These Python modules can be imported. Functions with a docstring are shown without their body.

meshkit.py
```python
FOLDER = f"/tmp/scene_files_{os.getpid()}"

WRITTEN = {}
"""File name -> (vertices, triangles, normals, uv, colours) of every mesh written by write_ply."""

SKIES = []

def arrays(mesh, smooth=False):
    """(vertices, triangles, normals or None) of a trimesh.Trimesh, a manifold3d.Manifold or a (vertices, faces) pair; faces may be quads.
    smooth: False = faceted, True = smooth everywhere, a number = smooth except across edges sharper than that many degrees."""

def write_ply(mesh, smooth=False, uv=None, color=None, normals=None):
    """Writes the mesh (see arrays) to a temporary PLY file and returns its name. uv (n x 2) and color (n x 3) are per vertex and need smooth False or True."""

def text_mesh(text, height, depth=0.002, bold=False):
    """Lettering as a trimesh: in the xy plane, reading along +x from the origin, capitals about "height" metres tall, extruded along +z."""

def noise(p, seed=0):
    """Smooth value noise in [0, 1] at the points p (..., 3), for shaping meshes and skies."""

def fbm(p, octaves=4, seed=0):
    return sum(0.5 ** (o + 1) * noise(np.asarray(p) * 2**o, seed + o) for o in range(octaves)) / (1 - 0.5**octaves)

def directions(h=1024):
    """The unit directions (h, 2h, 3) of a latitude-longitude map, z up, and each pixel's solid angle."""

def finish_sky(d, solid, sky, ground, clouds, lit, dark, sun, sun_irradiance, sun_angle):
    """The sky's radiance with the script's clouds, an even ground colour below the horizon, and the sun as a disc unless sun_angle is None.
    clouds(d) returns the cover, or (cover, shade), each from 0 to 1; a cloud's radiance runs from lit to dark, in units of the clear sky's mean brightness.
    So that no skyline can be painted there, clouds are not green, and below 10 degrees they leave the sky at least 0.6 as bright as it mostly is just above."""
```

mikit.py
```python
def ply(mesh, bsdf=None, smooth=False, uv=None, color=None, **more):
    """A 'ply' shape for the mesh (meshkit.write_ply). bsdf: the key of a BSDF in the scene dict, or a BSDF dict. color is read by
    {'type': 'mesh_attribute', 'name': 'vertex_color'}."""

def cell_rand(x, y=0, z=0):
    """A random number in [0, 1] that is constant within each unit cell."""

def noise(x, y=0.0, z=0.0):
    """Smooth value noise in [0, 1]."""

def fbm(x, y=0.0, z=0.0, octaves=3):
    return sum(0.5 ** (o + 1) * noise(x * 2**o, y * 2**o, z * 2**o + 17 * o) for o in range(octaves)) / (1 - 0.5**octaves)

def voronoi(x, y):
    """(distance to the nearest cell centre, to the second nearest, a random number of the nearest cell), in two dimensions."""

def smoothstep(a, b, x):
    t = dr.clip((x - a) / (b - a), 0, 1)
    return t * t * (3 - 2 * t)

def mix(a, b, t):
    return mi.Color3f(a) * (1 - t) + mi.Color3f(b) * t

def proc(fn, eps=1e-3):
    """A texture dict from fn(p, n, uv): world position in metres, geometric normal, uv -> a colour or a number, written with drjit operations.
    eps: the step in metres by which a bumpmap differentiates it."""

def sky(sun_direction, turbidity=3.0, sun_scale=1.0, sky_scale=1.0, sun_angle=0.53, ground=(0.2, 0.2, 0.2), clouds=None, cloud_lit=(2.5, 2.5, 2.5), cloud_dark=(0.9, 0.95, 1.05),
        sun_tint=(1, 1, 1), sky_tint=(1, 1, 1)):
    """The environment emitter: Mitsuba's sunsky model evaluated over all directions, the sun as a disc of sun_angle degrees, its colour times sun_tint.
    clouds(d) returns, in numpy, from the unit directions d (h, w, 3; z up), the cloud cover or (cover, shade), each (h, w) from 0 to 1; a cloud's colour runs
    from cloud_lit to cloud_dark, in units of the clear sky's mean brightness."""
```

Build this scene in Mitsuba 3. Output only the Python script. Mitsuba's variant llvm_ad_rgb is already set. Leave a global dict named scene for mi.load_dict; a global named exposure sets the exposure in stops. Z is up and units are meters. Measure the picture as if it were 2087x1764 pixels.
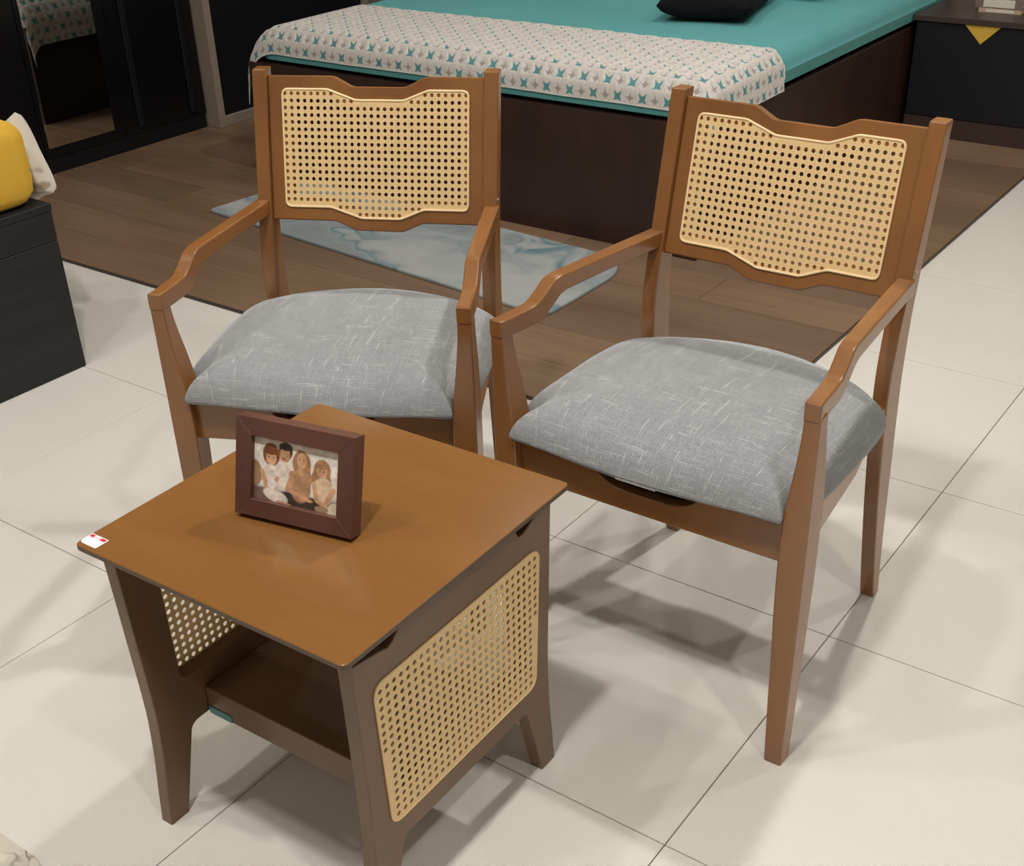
import math
import numpy as np, trimesh, mitsuba as mi, drjit as dr, mikit, meshkit
import mapbox_earcut as earcut
from shapely.geometry import Polygon, Point, box as sbox
from shapely.ops import unary_union
from scipy.interpolate import PchipInterpolator

T = mi.ScalarTransform4f
scene = {"type": "scene"}
labels = {}
noise, fbm, mix, sstep = mikit.noise, mikit.fbm, mikit.mix, mikit.smoothstep

# ------------------------------------------------------------------ camera, exposure, lamps
exposure = -0.06
F, OX, OY, CAM_H = 2516.69, -2.905, 114.294, 1.40337
FWD = np.array([-0.51167, 0.686961, -0.516021])
UP = np.array([-0.280838, 0.433882, 0.856082])
scene["camera"] = {
    "type": "perspective", "fov": math.degrees(2 * math.atan(1043.5 / F)), "fov_axis": "x",
    "principal_point_offset_x": -OX / 2087, "principal_point_offset_y": -OY / 1764,
    "near_clip": 0.05, "far_clip": 60.0,
    "to_world": T().look_at(origin=[0, 0, CAM_H], target=(np.array([0, 0, CAM_H]) + FWD).tolist(), up=UP.tolist()),
}
CEIL = 3.55
WARM = np.array([1.0, 0.955, 0.90])
# the shop's ceiling spotlights: (x, y), aimed at (x, y, z), light on a floor they face squarely, lens radius
SPOTS = [
    ((-0.62, 0.20), (-0.8, 1.2, 0.2), 1.22, 0.070),
    ((-1.79, 0.02), (-1.2, 1.2, 0.2), 0.50, 0.060),
    ((-0.78, 3.00), (-0.9, 1.8, 0.2), 1.05, 0.060),
    ((-2.60, 0.30), (-1.2, 1.3, 0.3), 0.35, 0.080),
    ((0.80, 0.40), (-0.6, 1.4, 0.2), 0.50, 0.045),
    ((-2.90, 4.20), (-2.6, 4.0, 0.4), 0.30, 0.060),
    ((0.60, 3.60), (-0.4, 3.4, 0.0), 0.45, 0.060),
]
PANELS = [((1.2, -1.8), 2.4), ((-2.2, -1.8), 2.4), ((2.6, 2.2), 1.6)]

# ------------------------------------------------------------------ materials
def rgb(*c): return {"type": "rgb", "value": list(c)}
def pbr(key, color, rough, **k):
    d = {"type": "principled", "base_color": color if isinstance(color, dict) else rgb(*color), "roughness": rough, "specular": k.pop("specular", 0.5), **k}
    scene[key] = {"type": "twosided", "bsdf": d}

def wood_fn(a, b, s=1.0):
    def fn(p, n, uv):
        t = fbm(p.x * 9 * s, p.y * 9 * s, p.z * 3.5 * s, octaves=3)
        g = noise(p.x * 70 * s, p.y * 70 * s, p.z * 9 * s)
        return mix(a, b, dr.clip(t * 1.25 - 0.12 + (g - 0.5) * 0.16, 0, 1))
    return fn
pbr("walnut", mikit.proc(wood_fn((.168, .066, .0165), (.262, .108, .028))), 0.22, specular=0.7, clearcoat=1.0, clearcoat_gloss=0.84)
def top_fn(p, n, uv):
    t = fbm(p.x * 3, p.y * 11, 0.3, octaves=3)
    g = noise(p.x * 16, p.y * 150, 1.7)
    return mix((.186, .079, .0195), (.242, .107, .028), dr.clip(t * 1.2 - .1 + (g - .5) * .2, 0, 1))
pbr("table_wood", mikit.proc(top_fn), 0.15, specular=0.6, clearcoat=0.8, clearcoat_gloss=0.92)
pbr("table_side_wood", mikit.proc(wood_fn((.120, .064, .033), (.165, .088, .045))), 0.32, specular=0.5, clearcoat=0.3)
pbr("dark_edge", (.085, .054, .034), 0.4)
def cane_fn(base, lo):
    def fn(p, n, uv):
        a = noise(uv.x * 900, uv.y * 120, 0.5) * 0.5 + noise(uv.x * 120, uv.y * 900, 3.5) * 0.5
        # strand lines of the weave between the holes
        fx, fy = dr.abs(uv.x / PITCH - dr.floor(uv.x / PITCH) - .5), dr.abs(uv.y / PITCH - dr.floor(uv.y / PITCH) - .5)
        line = dr.maximum(1 - sstep(0.0, .05, dr.abs(fx - .5)), 1 - sstep(0.0, .05, dr.abs(fy - .5)))
        return mix(base, lo, dr.clip(a * 0.35 + line * 0.5, 0, 1))
    return fn
PITCH = 0.0129
pbr("cane", mikit.proc(cane_fn((.80, .585, .295), (.60, .395, .165))), 0.45)
pbr("cane_bead", (.86, .66, .38), 0.35)
def fabric_fn(p, n, uv):
    th = 0.0024
    j, i = dr.floor(uv.y / th), dr.floor(uv.x / th)
    wx = noise(uv.x * 48 + j * 7.7, j * 3.1, 0.3); wy = noise(uv.y * 48 + i * 7.7, i * 3.1, 7.3)
    r1, r2 = mikit.cell_rand(j, 3), mikit.cell_rand(i, 9)
    hx = sstep(.45, .90, wx) * (0.30 + 0.55 * sstep(.70, .98, r1))
    hy = sstep(.45, .90, wy) * (0.30 + 0.70 * sstep(.70, .98, r2))
    over = mikit.cell_rand(i, j, 5)
    fx = dr.abs(uv.x / th - i - .5) * 2; fy = dr.abs(uv.y / th - j - .5) * 2
    lx, ly = 1 - sstep(.25, .75, fy), 1 - sstep(.25, .75, fx)          # thread running along x, along y
    base = mix((.134, .143, .155), (.212, .221, .233), dr.clip(over * .8 + .1, 0, 1))
    light = dr.maximum(lx * (.34 + hx), ly * (.34 + hy))
    return mix(base, (.66, .665, .67), dr.clip(light * .72, 0, 1))
pbr("grey_weave", mikit.proc(fabric_fn), 0.95, specular=0.1, sheen=0.15)
def tile_fn(p, n, uv):
    t = fbm(p.x * 2.2, p.y * 2.2, 0.0, octaves=3)
    return mix((.665, .645, .592), (.715, .695, .640), t)
pbr("tile", mikit.proc(tile_fn), 0.34, specular=0.3)
pbr("grout", (.09, .08, .075), 0.9)
def plank_mat(key, a, b, ph):
    def fn(p, n, uv):
        w = fbm(p.x * 1.3 + ph, p.y * 7 + ph, 0.0, octaves=3)
        g = noise(p.x * 5 + ph, p.y * 95, ph)
        return mix(a, b, dr.clip(w * 1.3 - .15 + (g - .5) * .35, 0, 1))
    pbr(key, mikit.proc(fn), 0.38, specular=0.4)
plank_mat("plank_a", (.150, .092, .055), (.225, .145, .092), 0.0)
plank_mat("plank_b", (.135, .086, .053), (.205, .134, .087), 5.3)
plank_mat("plank_c", (.175, .108, .064), (.245, .157, .10), 9.1)
pbr("dark_trim", (.045, .028, .018), 0.5)
def rug_fn(lo, mid, hi, sc, dark):
    def fn(p, n, uv):
        wx = fbm(p.x * 3 * sc, p.y * 3 * sc, 1.0, octaves=3); wy = fbm(p.x * 3 * sc + 9, p.y * 3 * sc, 4.0, octaves=3)
        v = fbm(p.x * 1.6 * sc + wx * 2.6, p.y * 4.2 * sc + wy * 2.6, 2.0, octaves=3)
        band = 1 - sstep(0.0, .085, dr.abs(v - .50))
        band2 = 1 - sstep(0.0, .02, dr.abs(v - .58))
        c = mix(mid, hi, dr.clip((v - .3) * 2.2, 0, 1))
        c = mix(c, lo, dr.clip(band * .85 * noise(p.x * 4 * sc, p.y * 4 * sc, 8.0) * 1.5, 0, 1))
        return mix(c, dark, band2 * .12)
    return fn
pbr("rug_blue", mikit.proc(rug_fn((.115, .20, .235), (.22, .255, .265), (.36, .38, .375), 1.6, (.12, .16, .18))), 0.9, specular=0.1)
pbr("rug_cream", mikit.proc(rug_fn((.13, .10, .085), (.58, .54, .46), (.68, .64, .55), 6.0, (.10, .085, .075))), 0.9, specular=0.1)
pbr("black_gloss", (.006, .006, .007), 0.22, specular=0.35)
pbr("black_panel", (.008, .008, .010), 0.45, specular=0.3)
pbr("bench_black", mikit.proc(lambda p, n, uv: mix((.010, .010, .011), (.020, .020, .021), fbm(p.x * 3, p.y * 3, p.z * 40))), 0.5, specular=0.35)
pbr("taupe_panel", (.30, .245, .195), 0.5)
pbr("wenge", mikit.proc(wood_fn((.022, .009, .007), (.042, .018, .013))), 0.42)
pbr("teal_sheet", mikit.proc(lambda p, n, uv: mix((.105, .350, .355), (.135, .400, .405), fbm(p.x * 5, p.y * 5, p.z * 5))), 0.8, sheen=0.3, specular=0.2)
RC = 0.0435
def runner_fn(p, n, uv):
    a, b = uv.x / RC, uv.y / RC
    i, j = dr.floor(a), dr.floor(b)
    x, y = dr.abs(a - i - .5), dr.abs(b - j - .5)
    par = i + j - 2 * dr.floor((i + j) / 2)
    star = dr.sqrt(x + 1e-4) + dr.sqrt(y + 1e-4)          # four-pointed star
    sq = dr.maximum(x, y) - .42 * dr.minimum(x, y)       # square with hollow sides
    grey = (1 - sstep(.64, .74, star)) * par
    teal = (1 - sstep(.175, .215, sq)) * (1 - par)
    soft = noise(uv.x * 190, uv.y * 190, 0.)
    base = mix((.58, .55, .51), (.70, .675, .635), soft)
    k = mikit.cell_rand(i, j)
    tc = mix((.075, .21, .27), (.075, .29, .29), k)
    return mix(mix(base, (.33, .305, .29), grey * .9), tc, teal * .92)
pbr("runner_cloth", mikit.proc(runner_fn), 0.9, specular=0.1)
pbr("black_cloth", (.009, .009, .012), 0.85, specular=0.15, sheen=0.2)
pbr("pale_teal_cloth", (.42, .62, .58), 0.9)
pbr("nightstand_front", (.010, .011, .016), 0.5, specular=0.3)
pbr("nightstand_top", (.055, .038, .034), 0.4)
pbr("nightstand_base", (.050, .028, .023), 0.5)
pbr("yellow_tab", (.66, .44, .06), 0.5)
pbr("yellow_cloth", mikit.proc(lambda p, n, uv: mix((.62, .37, .045), (.72, .45, .065), fbm(p.x * 6, p.y * 6, p.z * 6))), 0.85, sheen=0.3, specular=0.1)
def floral_fn(p, n, uv):
    v = fbm(p.x * 14, p.y * 14, p.z * 14, octaves=3)
    return mix((.62, .57, .49), (.24, .19, .12), sstep(.58, .68, v) * .8)
pbr("floral_cloth", mikit.proc(floral_fn), 0.9, specular=0.1)
pbr("book_taupe", (.20, .155, .12), 0.6)
pbr("book_tan", (.52, .38, .25), 0.6)
pbr("book_band", (.72, .68, .60), 0.6)
pbr("frame_mahogany", mikit.proc(wood_fn((.085, .034, .024), (.125, .052, .038), 1.5)), 0.4)
pbr("mitre_line", (.22, .12, .09), 0.5)
pbr("easel_board", (.24, .165, .085), 0.7)
pbr("sticker_white", (.88, .86, .86), 0.4)
pbr("sticker_red", (.66, .035, .07), 0.4)
pbr("sticker_pink", (.86, .58, .60), 0.4)
pbr("sticker_grey", (.60, .50, .55), 0.4)
pbr("teal_tag", (.05, .24, .24), 0.4)
pbr("black_board", (.012, .011, .012), 0.8)
pbr("paper_strip", (.80, .78, .74), 0.5)
pbr("screw_metal", (.7, .68, .62), 0.3, metallic=0.9)
pbr("wall_paint", (.42, .38, .33), 0.8)
pbr("ceiling_paint", (.55, .53, .49), 0.9)
pbr("lamp_black", (.02, .02, .02), 0.4)
scene["mirror_silver"] = {"type": "twosided", "bsdf": {"type": "conductor", "specular_reflectance": rgb(.72, .72, .70)}}
scene["clear_pane"] = {"type": "thindielectric", "int_ior": 1.3}

# ------------------------------------------------------------------ mesh helpers
def rrect(x0, x1, y0, y1, r, n=3):
    """Rounded rectangle, counter-clockwise, 4*(n+1) points."""
    out = []
    for cx, cy, a in ((x1 - r, y1 - r, 0), (x0 + r, y1 - r, 90), (x0 + r, y0 + r, 180), (x1 - r, y0 + r, 270)):
        for k in range(n + 1):
            t = math.radians(a + 90 * k / n)
            out.append((cx + r * math.cos(t), cy + r * math.sin(t)))
    return np.array(out)

def loft(rings, cap=True):
    rings = np.asarray(rings, float)
    m, n, _ = rings.shape
    v = rings.reshape(-1, 3)
    i, j = np.meshgrid(np.arange(m - 1), np.arange(n), indexing="ij")
    a, b = (i * n + j).ravel(), (i * n + (j + 1) % n).ravel()
    f = np.vstack([np.stack([a, b, b + n], 1), np.stack([a, b + n, a + n], 1)])
    if cap:
        v = np.vstack([v, rings[0].mean(0), rings[-1].mean(0)])
        k = np.arange(n); c0, c1 = m * n, m * n + 1
        f = np.vstack([f, np.stack([(k + 1) % n, k, k * 0 + c0], 1), np.stack([(m - 1) * n + k, (m - 1) * n + (k + 1) % n, k * 0 + c1], 1)])
    t = trimesh.Trimesh(v, f, process=False)
    if t.volume < 0: t.invert()
    return t

def bar_z(zs, x0, x1, y0, y1, r=0.003):
    """A member running up z: each of x0.. is given per station."""
    rings = []
    B = lambda a: np.broadcast_to(a, len(zs))
    for z, a, b, c, d in zip(zs, B(x0), B(x1), B(y0), B(y1)):
        q = rrect(a, b, c, d, min(r, (b - a) / 2.01, (d - c) / 2.01)); rings.append(np.c_[q, np.full(len(q), z)])
    # rounded ends
    def shrink(ring, e, dz):
        c = ring.mean(0); s = ring.copy(); ext = np.ptp(ring, axis=0) / 2
        s[:, 0] = c[0] + (ring[:, 0] - c[0]) * (1 - e / ext[0]); s[:, 1] = c[1] + (ring[:, 1] - c[1]) * (1 - e / ext[1]); s[:, 2] += dz
        return s
    e = 0.0012
    lo, hi = shrink(rings[0], e, 0), shrink(rings[-1], e, 0)
    rings[0][:, 2] += e; rings[-1][:, 2] -= e
    return loft([lo] + rings + [hi])

def box(x0, x1, y0, y1, z0, z1, c=0.0015):
    """A box with chamfered edges."""
    c = min(c, (x1 - x0) * .3, (y1 - y0) * .3, (z1 - z0) * .3)
    R = lambda e, z: np.c_[rrect(x0 + e, x1 - e, y0 + e, y1 - e, max(c * 1.0, 1e-4), 1), np.full(8, z)]
    return loft([R(c, z0), R(0, z0 + c), R(0, z1 - c), R(c, z1)])

def simple_box(x0, x1, y0, y1, z0, z1):
    t = trimesh.creation.box((x1 - x0, y1 - y0, z1 - z0)); t.apply_translation(((x0 + x1) / 2, (y0 + y1) / 2, (z0 + z1) / 2)); return t

def offset_ring(q, e):
    """Moves every vertex of the closed ring q inwards (left side of a CCW ring) by e along its mitre."""
    q = np.asarray(q, float); d = np.roll(q, -1, 0) - q; d /= np.linalg.norm(d, axis=1, keepdims=True) + 1e-12
    nrm = np.c_[-d[:, 1], d[:, 0]]; pn = np.roll(nrm, 1, 0); m = nrm + pn
    m /= np.maximum((m * nrm).sum(1, keepdims=True), .4)
    return q + m * e

def plate(poly, t, c=0.0):
    """Extrudes a shapely polygon (holes allowed) from z=0 to z=t with chamfered rims of size c."""
    poly = Polygon(poly) if not hasattr(poly, "exterior") else poly
    poly = __import__("shapely").geometry.polygon.orient(poly, 1.0)
    ringsets = [np.array(poly.exterior.coords)[:-1]] + [np.array(h.coords)[:-1] for h in poly.interiors]
    vs, fs, at = [], [], 0
    lay = [(c, 0), (0, c), (0, t - c), (c, t)] if c > 0 else [(0, 0), (0, t)]
    flat = [offset_ring(r, c) if c > 0 else r for r in ringsets]
    starts = []
    for r in ringsets:
        n = len(r); L = []
        for e, z in lay: L.append(np.c_[offset_ring(r, e) if e else r, np.full(n, z)])
        starts.append(at)
        for a in range(len(lay) - 1):
            k = np.arange(n); p, q = at + a * n + k, at + a * n + (k + 1) % n
            fs += [np.stack([p, q, q + n], 1), np.stack([p, q + n, p + n], 1)]
        vs += L; at += n * len(lay)
    tri = earcut.triangulate_float64(np.vstack(flat), np.cumsum([len(r) for r in ringsets]).astype(np.uint32)).reshape(-1, 3).astype(int)
    idx0 = np.concatenate([s + np.arange(len(r)) for s, r in zip(starts, ringsets)])
    idx1 = np.concatenate([s + (len(lay) - 1) * len(r) + np.arange(len(r)) for s, r in zip(starts, ringsets)])
    V = np.vstack(vs)
    a = V[idx1[tri]]; up = np.cross(a[:, 1] - a[:, 0], a[:, 2] - a[:, 0])[:, 2].sum() > 0
    fs += [idx1[tri] if up else idx1[tri[:, ::-1]], idx0[tri[:, ::-1]] if up else idx0[tri]]
    return trimesh.Trimesh(V, np.vstack(fs), process=False)

def frame_of(mesh, o, ex, ey, ez):
    m = np.eye(4); m[:3, 0], m[:3, 1], m[:3, 2], m[:3, 3] = ex, ey, ez, o
    mesh = mesh.copy(); mesh.apply_transform(m)
    return mesh

def tube(path, r, closed=False, n=8):
    p = np.asarray(path, float); d = (np.roll(p, -1, 0) - np.roll(p, 1, 0)) if closed else np.gradient(p, axis=0)
    d /= np.linalg.norm(d, axis=1, keepdims=True)
    ref = np.linalg.svd(p - p.mean(0))[2][2]
    a = np.cross(d, ref); a /= np.linalg.norm(a, axis=1, keepdims=True); b = np.cross(a, d)
    th = np.linspace(0, 2 * np.pi, n, endpoint=False)
    rings = p[:, None] + r * (np.cos(th)[None, :, None] * a[:, None] + np.sin(th)[None, :, None] * b[:, None])
    if not closed: return loft(rings)
    return loft(np.concatenate([rings, rings[:1]]), cap=False)

def cat(*m): return trimesh.util.concatenate(list(m))

def smooth_poly(pts, n=10):
    """Rounds each corner of a closed polygon: pts = [(x, y, radius)]."""
    out = []; N = len(pts)
    for k in range(N):
        p, q, s = (np.array(pts[(k + d) % N][:2], float) for d in (-1, 0, 1)); r = pts[k][2]
        if r <= 0: out.append(q); continue
        a, b = (p - q), (s - q); la, lb = np.linalg.norm(a), np.linalg.norm(b); a /= la; b /= lb
        ang = math.acos(np.clip(a @ b, -1, 1)); cut = min(r / math.tan(ang / 2), la * .49, lb * .49)
        A, B = q + a * cut, q + b * cut
        for t in np.linspace(0, 1, n): out.append((1 - t) ** 2 * A + 2 * t * (1 - t) * q + t * t * B)
    out = np.array(out)
    keep = np.linalg.norm(out - np.roll(out, 1, 0), axis=1) > 1e-5
    return out[keep]

def pillow(w, d, h, n=28, pinch=0.10, seed=0, p=0.42):
    """A stuffed cushion: w x d in plan, h thick, centred on the origin."""
    u = np.linspace(-1, 1, n); U, V = np.meshgrid(u, u, indexing="ij")
    X = w / 2 * U * (1 - pinch * (1 - np.abs(U)) * 0 - pinch * .5 * (1 - V ** 2) * U ** 2 * 0 - pinch * (1 - (1 - V ** 2)) * 0)
    X = w / 2 * U * (1 - pinch * (1 - V ** 2) ** 2 * np.abs(U) ** 3 * .6); Y = d / 2 * V * (1 - pinch * (1 - U ** 2) ** 2 * np.abs(V) ** 3 * .6)
    Z = h / 2 * ((1 - U ** 4) * (1 - V ** 4)) ** p
    Z = Z * (1 + .10 * (meshkit.noise(np.stack([U * 2, V * 2, U * 0 + seed], -1)) - .5))
    top = np.stack([X, Y, Z], -1).reshape(-1, 3); bot = top * [1, 1, -1]
    i, j = np.meshgrid(np.arange(n - 1), np.arange(n - 1), indexing="ij"); a = (i * n + j).ravel()
    f = np.vstack([np.stack([a, a + n, a + n + 1], 1), np.stack([a, a + n + 1, a + 1], 1)])
    t = trimesh.Trimesh(np.vstack([top, bot]), np.vstack([f, f[:, ::-1] + n * n]), process=False)
    t.merge_vertices(); t.update_faces(t.nondegenerate_faces())
    return t

def put(key, mesh, bsdf, smooth=30, to_world=None, **k):
    d = mikit.ply(mesh, bsdf, smooth=smooth, **k)
    if to_world is not None: d["to_world"] = to_world
    scene[key] = d
    return d
def tag(key, label=None, category=None, group=None, kind=None):
    labels[key] = {k: v for k, v in dict(label=label, category=category, group=group, kind=kind).items() if v}
def nn(name, k): return name if k == 0 else f"{name}_{k:03d}"

# ------------------------------------------------------------------ setting: walls, ceiling, floor
put("ceiling", simple_box(-5.0, 4.6, -4.1, 5.6, CEIL, CEIL + .1), "ceiling_paint", False); tag("ceiling", kind="structure")
put("wall_back", simple_box(-5.0, 4.6, 5.50, 5.60, 0, CEIL), "wall_paint", False); tag("wall_back", kind="structure")
put("wall_left", simple_box(-5.1, -5.0, -4.1, 5.6, 0, CEIL), "wall_paint", False); tag("wall_left", kind="structure")
put("wall_right", simple_box(4.6, 4.7, -4.1, 5.6, 0, CEIL), "wall_paint", False); tag("wall_right", kind="structure")
put("wall_front", simple_box(-5.0, 4.6, -4.2, -4.1, 0, CEIL), "wall_paint", False); tag("wall_front", kind="structure")
put("floor", simple_box(-5.0, 4.6, -4.1, 5.5, -.10, -.004), "grout", False); tag("floor", "glossy cream floor of large square tiles with thin dark joints", kind="structure")
GX, GY, TS, GAP = -0.6036, 1.7631, 0.6, 0.0019
tile_ply = mikit.ply(box(GAP / 2, TS - GAP / 2, GAP / 2, TS - GAP / 2, -.006, 0.0, .0007), "tile", smooth=False)
k = 0
for i in range(-8, 9):
    for j in range(-10, 7):
        x, y = GX + i * TS, GY + j * TS
        if x < -5.05 or x + TS > 4.7 or y < -4.2 or y + TS > 5.6: continue
        if x + TS < -1.35 and y > 2.5: continue
        scene[nn("floor__tile", k)] = {**tile_ply, "to_world": T().translate([x, y, 0])}; k += 1
# laminate platform under the bed and the wardrobes
WX1, WY0 = -1.095, 2.245
put("wood_floor", simple_box(-5.0, WX1, WY0, 5.50, -.003, .004), "dark_trim", False); tag("wood_floor", "brown laminate floor of wide planks under the bed", kind="structure")
rng = np.random.default_rng(4)
PW, k = 0.192, 0
variants = ("plank_a", "plank_b", "plank_c")
row, y = 0, WY0 + .0032
while y < 5.48:
    y1 = min(y + PW, 5.498); x1 = WX1 - .0032; off = [0.45, 1.05, .75, 1.25][row % 4]
    first = True
    while x1 > -4.99:
        L = off if first else 1.28; first = False
        x0 = max(x1 - L, -4.995)
        if x1 - x0 > .05:
            put(nn("wood_floor__plank", k), box(x0 + .0008, x1 - .0008, y + .0008, y1 - .0008, .0035, .0095, .0006), variants[int(rng.integers(3))], False); k += 1
        x1 = x0
    y = y1; row += 1
put("wood_floor__edge_strip", box(-5.0, WX1, WY0, WY0 + .0030, 0, .0095, .0005), "dark_trim", False)
put("wood_floor__edge_strip_001", box(WX1 - .0030, WX1, WY0 + .0031, 5.49, 0, .0095, .0005), "dark_trim", False)
WZ = .0096

# ------------------------------------------------------------------ ceiling lamps (out of the frame, lighting the place)
for k, ((lx, ly), aim, E, R) in enumerate(SPOTS):
    o = np.array([lx, ly, CEIL - .17]); d = np.array(aim) - o; L = E * (d @ d) / (math.pi * R * R); d /= np.linalg.norm(d)
    ex = np.cross(d, [0, 1, 0.2]); ex /= np.linalg.norm(ex); ey = np.cross(d, ex)
    th = np.linspace(0, 2 * np.pi, 32, endpoint=False); circ = np.c_[np.cos(th), np.sin(th), th * 0]
    can = loft([circ * [r, r, 0] + [0, 0, z] for r, z in ((R + .004, .004), (R + .012, .004), (R + .012, -.11), (R * .5, -.13))], cap=False)
    name = nn("ceiling_spotlight", k)
    put(name + "__housing", frame_of(can, o, ex, ey, d), "lamp_black", 30)
    put(name + "__stem", bar_z([CEIL - .10, CEIL + .001], lx - .012, lx + .012, ly - .012, ly + .012), "lamp_black")
    lens = trimesh.Trimesh(np.vstack([circ * R, [[0, 0, 0]]]), [[a, (a + 1) % 32, 32] for a in range(32)], process=False)
    lens = frame_of(lens, o, ex, ey, d)
    if (lens.face_normals[0] @ d) < 0: lens.invert()
    put(name + "__lens", lens, "lamp_black", False, emitter={"type": "area", "radiance": rgb(*(L * WARM))})
    tag(name, "round black ceiling spotlight above the shop floor", "lamp", "ceiling spotlights")
for k, ((lx, ly), L) in enumerate(PANELS):
    name = nn("ceiling_panel_light", k)
    put(name + "__frame", plate(sbox(lx - .62, ly - .62, lx + .62, ly + .62).difference(sbox(lx - .6, ly - .6, lx + .6, ly + .6)), .02).apply_translation([0, 0, CEIL - .021]), "ceiling_paint", False)
    q = trimesh.Trimesh([[lx - .6, ly - .6, CEIL - .012], [lx - .6, ly + .6, CEIL - .012], [lx + .6, ly + .6, CEIL - .012], [lx + .6, ly - .6, CEIL - .012]], [[0, 1, 2], [0, 2, 3]], process=False)
    put(name + "__diffuser", q, "ceiling_paint", False, emitter={"type": "area", "radiance": rgb(*(L * np.array([1, .95, .86])))})
    tag(name, "square white ceiling panel light above the shop floor", "lamp", "ceiling panel lights")

# ------------------------------------------------------------------ armchairs
S3 = lambda zs, vals, q: PchipInterpolator(zs, vals)(q)
LEAN = np.array([0, .2393, .9710])                       # up along the leaning back panel
NRM = np.array([0, -.9710, .2393])                       # its front normal
P0 = np.array([0, .2075 - .2463 * .6532, 0.0])           # panel front plane at z = 0
def panel_point(x, z): return np.array([x, .2075 + .2463 * (z - .6532), z])

def outline(hw, zt, zb, dipL, dipR, kneeL, kneeR, dz_top, dz_bot, r, bk=None):
    """The back panel's wavy outline in (x, z)."""
    bkL, bkR, bdL, bdR = bk
    pts = [(-hw, zb, r), (bkL, zb, .03), (bdL, zb - dz_bot, .03), (bdR, zb - dz_bot, .03), (bkR, zb, .03), (hw, zb, r),
           (hw, zt, r), (kneeR, zt, .03), (dipR, zt - dz_top, .03), (dipL, zt - dz_top, .03), (kneeL, zt, .03), (-hw, zt, r)]
    return smooth_poly(pts, 8)
SZ = 1 / .9710
def to_panel(q): return np.c_[q[:, 0], (q[:, 1] - .62) * SZ]      # (x, z) -> in-plane coordinates
wood_out = to_panel(outline(.2078, .8865, .629, -.044, .058, -.080, .098, .018, .0165, .0, (-.082, .090, -.040, .052)))
cane_out = to_panel(outline(.1800, .8640, .6530, -.037, .055, -.090, .103, .018, .0185, .013, (-.088, .094, -.030, .047)))
cane_poly = Polygon(cane_out)
open_poly = cane_poly.buffer(-.0175).simplify(.0004)
panel_wood = plate(Polygon(wood_out, [list(open_poly.exterior.coords)]), .019, .0022)
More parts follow.
